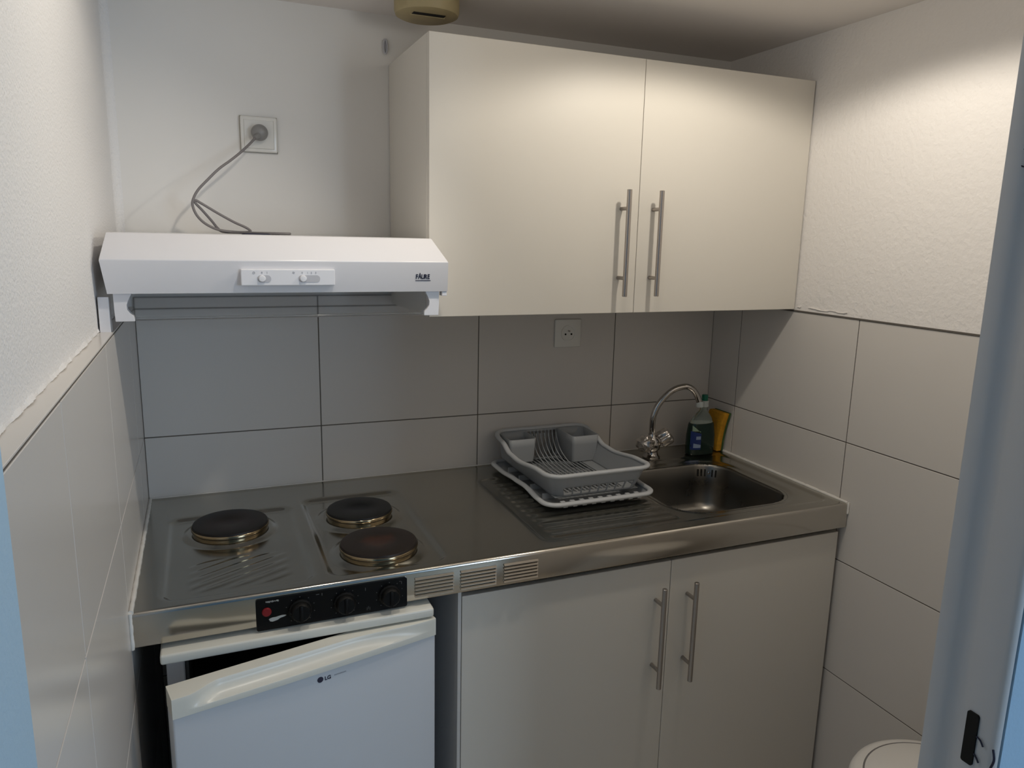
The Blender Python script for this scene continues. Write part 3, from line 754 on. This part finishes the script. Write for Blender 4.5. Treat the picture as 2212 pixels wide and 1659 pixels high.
# ------------------------------------------------------------------ tap
tx, tyy = 1.380, -.088
tp_ = thing('mixer_tap', 'chrome swan-neck mixer tap with two fluted knobs behind the sink', 'tap', (tx, tyy, TOP))
bm = NB(); add_lathe(bm, [(0, .0005), (.026, .0005), (.027, .004), (.022, .009), (.0185, .013), (.0180, .020), (.0240, .028), (.0255, .042), (.0230, .054), (.0165, .061), (.0130, .068), (.0118, .074), (0, .074)], (tx, tyy, TOP), seg=36)
add_tube(bm, [(tx - .020, tyy - .012, TOP + .043), (tx, tyy, TOP + .037), (tx + .022, tyy - .004, TOP + .047)], .0125, 16)
obj('tap_body', bm, 'chrome', tp_, 40)
bm = NB()
sp_ = catmull([(tx, tyy, TOP + .066), (tx - .003, tyy, TOP + .095), (tx - .001, tyy - .002, TOP + .132), (tx + .014, tyy - .007, TOP + .170), (tx + .048, tyy - .016, TOP + .206), (tx + .086, tyy - .026, TOP + .219), (tx + .110, tyy - .032, TOP + .211), (tx + .126, tyy - .036, TOP + .190), (tx + .135, tyy - .039, TOP + .168)], 8)
add_tube(bm, sp_, [.0098 if k < 4 else .0090 for k in range(len(sp_))], 16)
obj('spout', bm, 'chrome', tp_, 50)
bm = NB(); e1 = sp_[-1]; add_lathe(bm, [(0, 0), (.0100, 0), (.0108, .003), (.0108, .015), (.0092, .017)], (e1.x + .001, e1.y, e1.z - .012), seg=24)
obj('aerator', bm, 'cap_white', tp_, 40)
for ax, c0 in (((-.85, -.50, .30), (tx - .020, tyy - .012, TOP + .045)), ((.80, -.42, .62), (tx + .018, tyy - .006, TOP + .050))):
    bm = NB(); add_lathe(bm, [(.011, 0), (.019, .004), (.0250, .010), (.0250, .034), (.0225, .040), (.014, .044), (0, .0445)], c0, ax, 48, flute=8, famp=.085)
    obj('knob', bm, 'acrylic', tp_, 40)

# ------------------------------------------------------------------ detergent bottle, sponge
bx, by = 1.547, -.100
bt2 = thing('detergent_bottle', 'dark green washing-up liquid bottle with blue label in the worktop corner', 'bottle', (bx, by, TOP))
bm = NB(); rings_ = []
for z, hw, hd_ in ((0, .044, .021), (.002, .0465, .023), (.03, .0475, .024), (.06, .0465, .024), (.092, .042, .022), (.098, .040, .021)):
    rings_.append([bm.verts.new((bx + hw * math.copysign(abs(math.cos(a)) ** .6, math.cos(a)), by + hd_ * math.copysign(abs(math.sin(a)) ** .7, math.sin(a)), TOP + .001 + z)) for a in [2 * PI * k / 36 for k in range(36)]])
for a, b in zip(rings_, rings_[1:]):
    for k in range(36): bm.faces.new((a[k], a[(k + 1) % 36], b[(k + 1) % 36], b[k]))
bm.faces.new(rings_[0][::-1]); bm.faces.new(rings_[-1])
obj('liquid_filled_body', bm, 'bottle_green', bt2, 60)
bm = NB(); rings_ = []
for z, hw, hd_ in ((.0985, .040, .021), (.112, .034, .019), (.126, .022, .016), (.136, .012, .012), (.148, .0105, .0105)):
    rings_.append([bm.verts.new((bx + .006 * (z - .098) / .05 + hw * math.cos(a), by + hd_ * math.sin(a), TOP + .001 + z)) for a in [2 * PI * k / 32 for k in range(32)]])
for a, b in zip(rings_, rings_[1:]):
    for k in range(32): bm.faces.new((a[k], a[(k + 1) % 32], b[(k + 1) % 32], b[k]))
bm.faces.new(rings_[0][::-1]); bm.faces.new(rings_[-1])
obj('clear_shoulder', bm, 'bottle_clear', bt2, 60)
bm = NB(); add_lathe(bm, [(0, 0), (.0128, 0), (.0128, .017), (.0105, .0185)], (bx + .007, by, TOP + .1495), seg=24); cw = obj('cap', bm, 'cap_white', bt2, 40)
bm = NB(); add_lathe(bm, [(.0095, 0), (.0095, .016), (.008, .018), (0, .018)], (bx + .007, by, TOP + .1682), seg=20); obj('nozzle', bm, 'cap_green', cw, 40)
bm = NB()   # label panel on the front left of the bottle
L3 = [[], []]
def lab(bm, x0, x1, z0, z1, off, z1b=None, mi=0):
    n = 6; g = []
    for k in range(n + 1):
        x = x0 + (x1 - x0) * k / n; c = max(-1, min(1, (x - bx) / .0472)); s = (max(0, 1 - abs(c) ** (2 / .6))) ** (.7 / 2)
        y = by - .0245 * s - off; zt_ = z1 if z1b is None else z1 + (z1b - z1) * k / n
        g.append((bm.verts.new((x, y, TOP + z0)), bm.verts.new((x, y, TOP + zt_))))
    for a, b in zip(g, g[1:]): bm.faces.new((a[0], b[0], b[1], a[1])).material_index = mi
lab(bm, bx - .0455, bx - .015, .020, .078, .0006, .070)
lab(bm, bx - .043, bx - .018, .078, .096, .0008, .074, mi=2)
lab(bm, bx - .032, bx - .017, .052, .062, .0014, mi=1); lab(bm, bx - .039, bx - .016, .026, .040, .0014, .035, mi=1)
o = obj('label', bm, ['label_blue', 'label_pale', 'label_leaf'], bt2)
m_ = o.modifiers.new('thick', 'SOLIDIFY'); m_.thickness = .0004
sg = thing('sponge', 'upright yellow sponge leaning in the corner beside the green bottle', 'sponge', (1.618, -.085, TOP))
def lean(bm):
    for v in bm.verts:
        t = (v.co.z - TOP) / .13; v.co.y -= .024 * t * t; v.co.x += .004 * t
    return bm
def sub(bm, n=5):
    bmesh.ops.subdivide_edges(bm, edges=bm.edges[:], cuts=n, use_grid_fill=True); return bm
bm = NB(); add_box(bm, 1.606, 1.625, -.108, -.030, TOP + .002, TOP + .128, bev=.004, seg=2); obj('foam', lean(sub(bm, 3)), 'sponge', sg, 60)
bm = NB(); add_box(bm, 1.6255, 1.632, -.108, -.030, TOP + .002, TOP + .128, bev=.002, seg=1); obj('scouring_layer', lean(sub(bm, 3)), 'scour', sg, 60)

# ------------------------------------------------------------------ round bin
cxb, cyb, zbn = 1.390, -1.112, .532
bn = thing('round_bin', 'round white lidded bin by the right wall beside the door frame', 'bin', (cxb, cyb, 0))
bm = NB(); add_lathe(bm, [(0, 0), (.135, 0), (.14, .004), (.158, zbn - .045), (.158, zbn - .035)], (cxb, cyb, 0), seg=64); obj('bucket', bm, 'bin', bn, 40)
bm = NB(); add_lathe(bm, [(.162, zbn - .036), (.1645, zbn - .030), (.1645, zbn - .014), (.160, zbn - .004), (.150, zbn + .002), (.140, zbn + .004)], (cxb, cyb, 0), seg=72); rm = obj('lid_rim', bm, 'bin', bn, 60)
bm = NB(); add_lathe(bm, [(.140, zbn + .0038), (.1385, zbn + .0030), (.1365, zbn + .0045)], (cxb, cyb, 0), seg=72); obj('lid_seam', bm, 'bin_seam', rm)
bm = NB(); add_lathe(bm, [(.1365, zbn + .0045), (.12, zbn + .011), (.09, zbn + .019), (.05, zbn + .025), (0, zbn + .027)], (cxb, cyb, 0), seg=72); obj('lid', bm, 'bin', bn, 60)

# ------------------------------------------------------------------ lights
def spot(name, loc, target, energy, col, size, blend, rad):
    l = bpy.data.lights.new(name, 'SPOT'); l.energy = energy; l.color = col; l.spot_size = math.radians(size); l.spot_blend = blend; l.shadow_soft_size = rad
    o = bpy.data.objects.new(name, l); C.objects.link(o); o.location = loc
    o.rotation_euler = (Vector(target) - Vector(loc)).to_track_quat('-Z', 'Y').to_euler(); return o
WARM = (1.0, .92, .80)
spot('ceiling_spot', (.46, -.80, 2.045), (-.07, -.72, 1.195), 8.2, WARM, 138, .50, .022)
spot('ceiling_spot', (1.17, -.80, 2.045), (1.17, -.80, 0), 10, WARM, 158, .25, .022)
pl = bpy.data.lights.new('ceiling_glow', 'POINT'); pl.energy = 1.6; pl.color = WARM; pl.shadow_soft_size = .08  # added fill without a fixture, brightens the ceiling and upper walls
po = bpy.data.objects.new('ceiling_glow', pl); C.objects.link(po); po.location = (.80, -.80, 1.96)
def area(name, loc, rot, sx, sy, energy, col):
    l = bpy.data.lights.new(name, 'AREA'); l.shape = 'RECTANGLE'; l.size = sx; l.size_y = sy; l.energy = energy; l.color = col
    o = bpy.data.objects.new(name, l); C.objects.link(o); o.location = loc; o.rotation_euler = rot; return o
area('window_daylight', (2.48, -4.66, 1.5), (math.radians(90), 0, 0), 1.25, 1.3, 42, (.64, .81, 1.0))
w = bpy.data.worlds.new('World'); bpy.context.scene.world = w; w.use_nodes = True
w.node_tree.nodes['Background'].inputs['Color'].default_value = (.55, .72, 1.0, 1); w.node_tree.nodes['Background'].inputs['Strength'].default_value = 0.6

# ------------------------------------------------------------------ camera
cam = bpy.data.cameras.new('camera'); co_ = bpy.data.objects.new('camera', cam); C.objects.link(co_)
cam.sensor_width = 36; cam.lens = 1603.4 / 2212 * 36; cam.clip_start = .02
yaw, pit, rol = .398, -.1954, .0218
fw = Vector((math.sin(yaw) * math.cos(pit), math.cos(yaw) * math.cos(pit), math.sin(pit)))
r = fw.cross(Vector((0, 0, 1))).normalized(); u = r.cross(fw)
r2 = r * math.cos(rol) + u * math.sin(rol); u2 = -r * math.sin(rol) + u * math.cos(rol)
m3 = Matrix((r2, u2, -fw)).transposed()
co_.matrix_world = Matrix.Translation((.1447, -1.9234, 1.5467)) @ m3.to_4x4()
sc = bpy.context.scene; sc.camera = co_
sc.view_settings.view_transform = 'Standard'; sc.view_settings.look = 'None'; sc.view_settings.gamma = 1; sc.view_settings.use_curve_mapping = False
sc.view_settings.exposure = -0.14
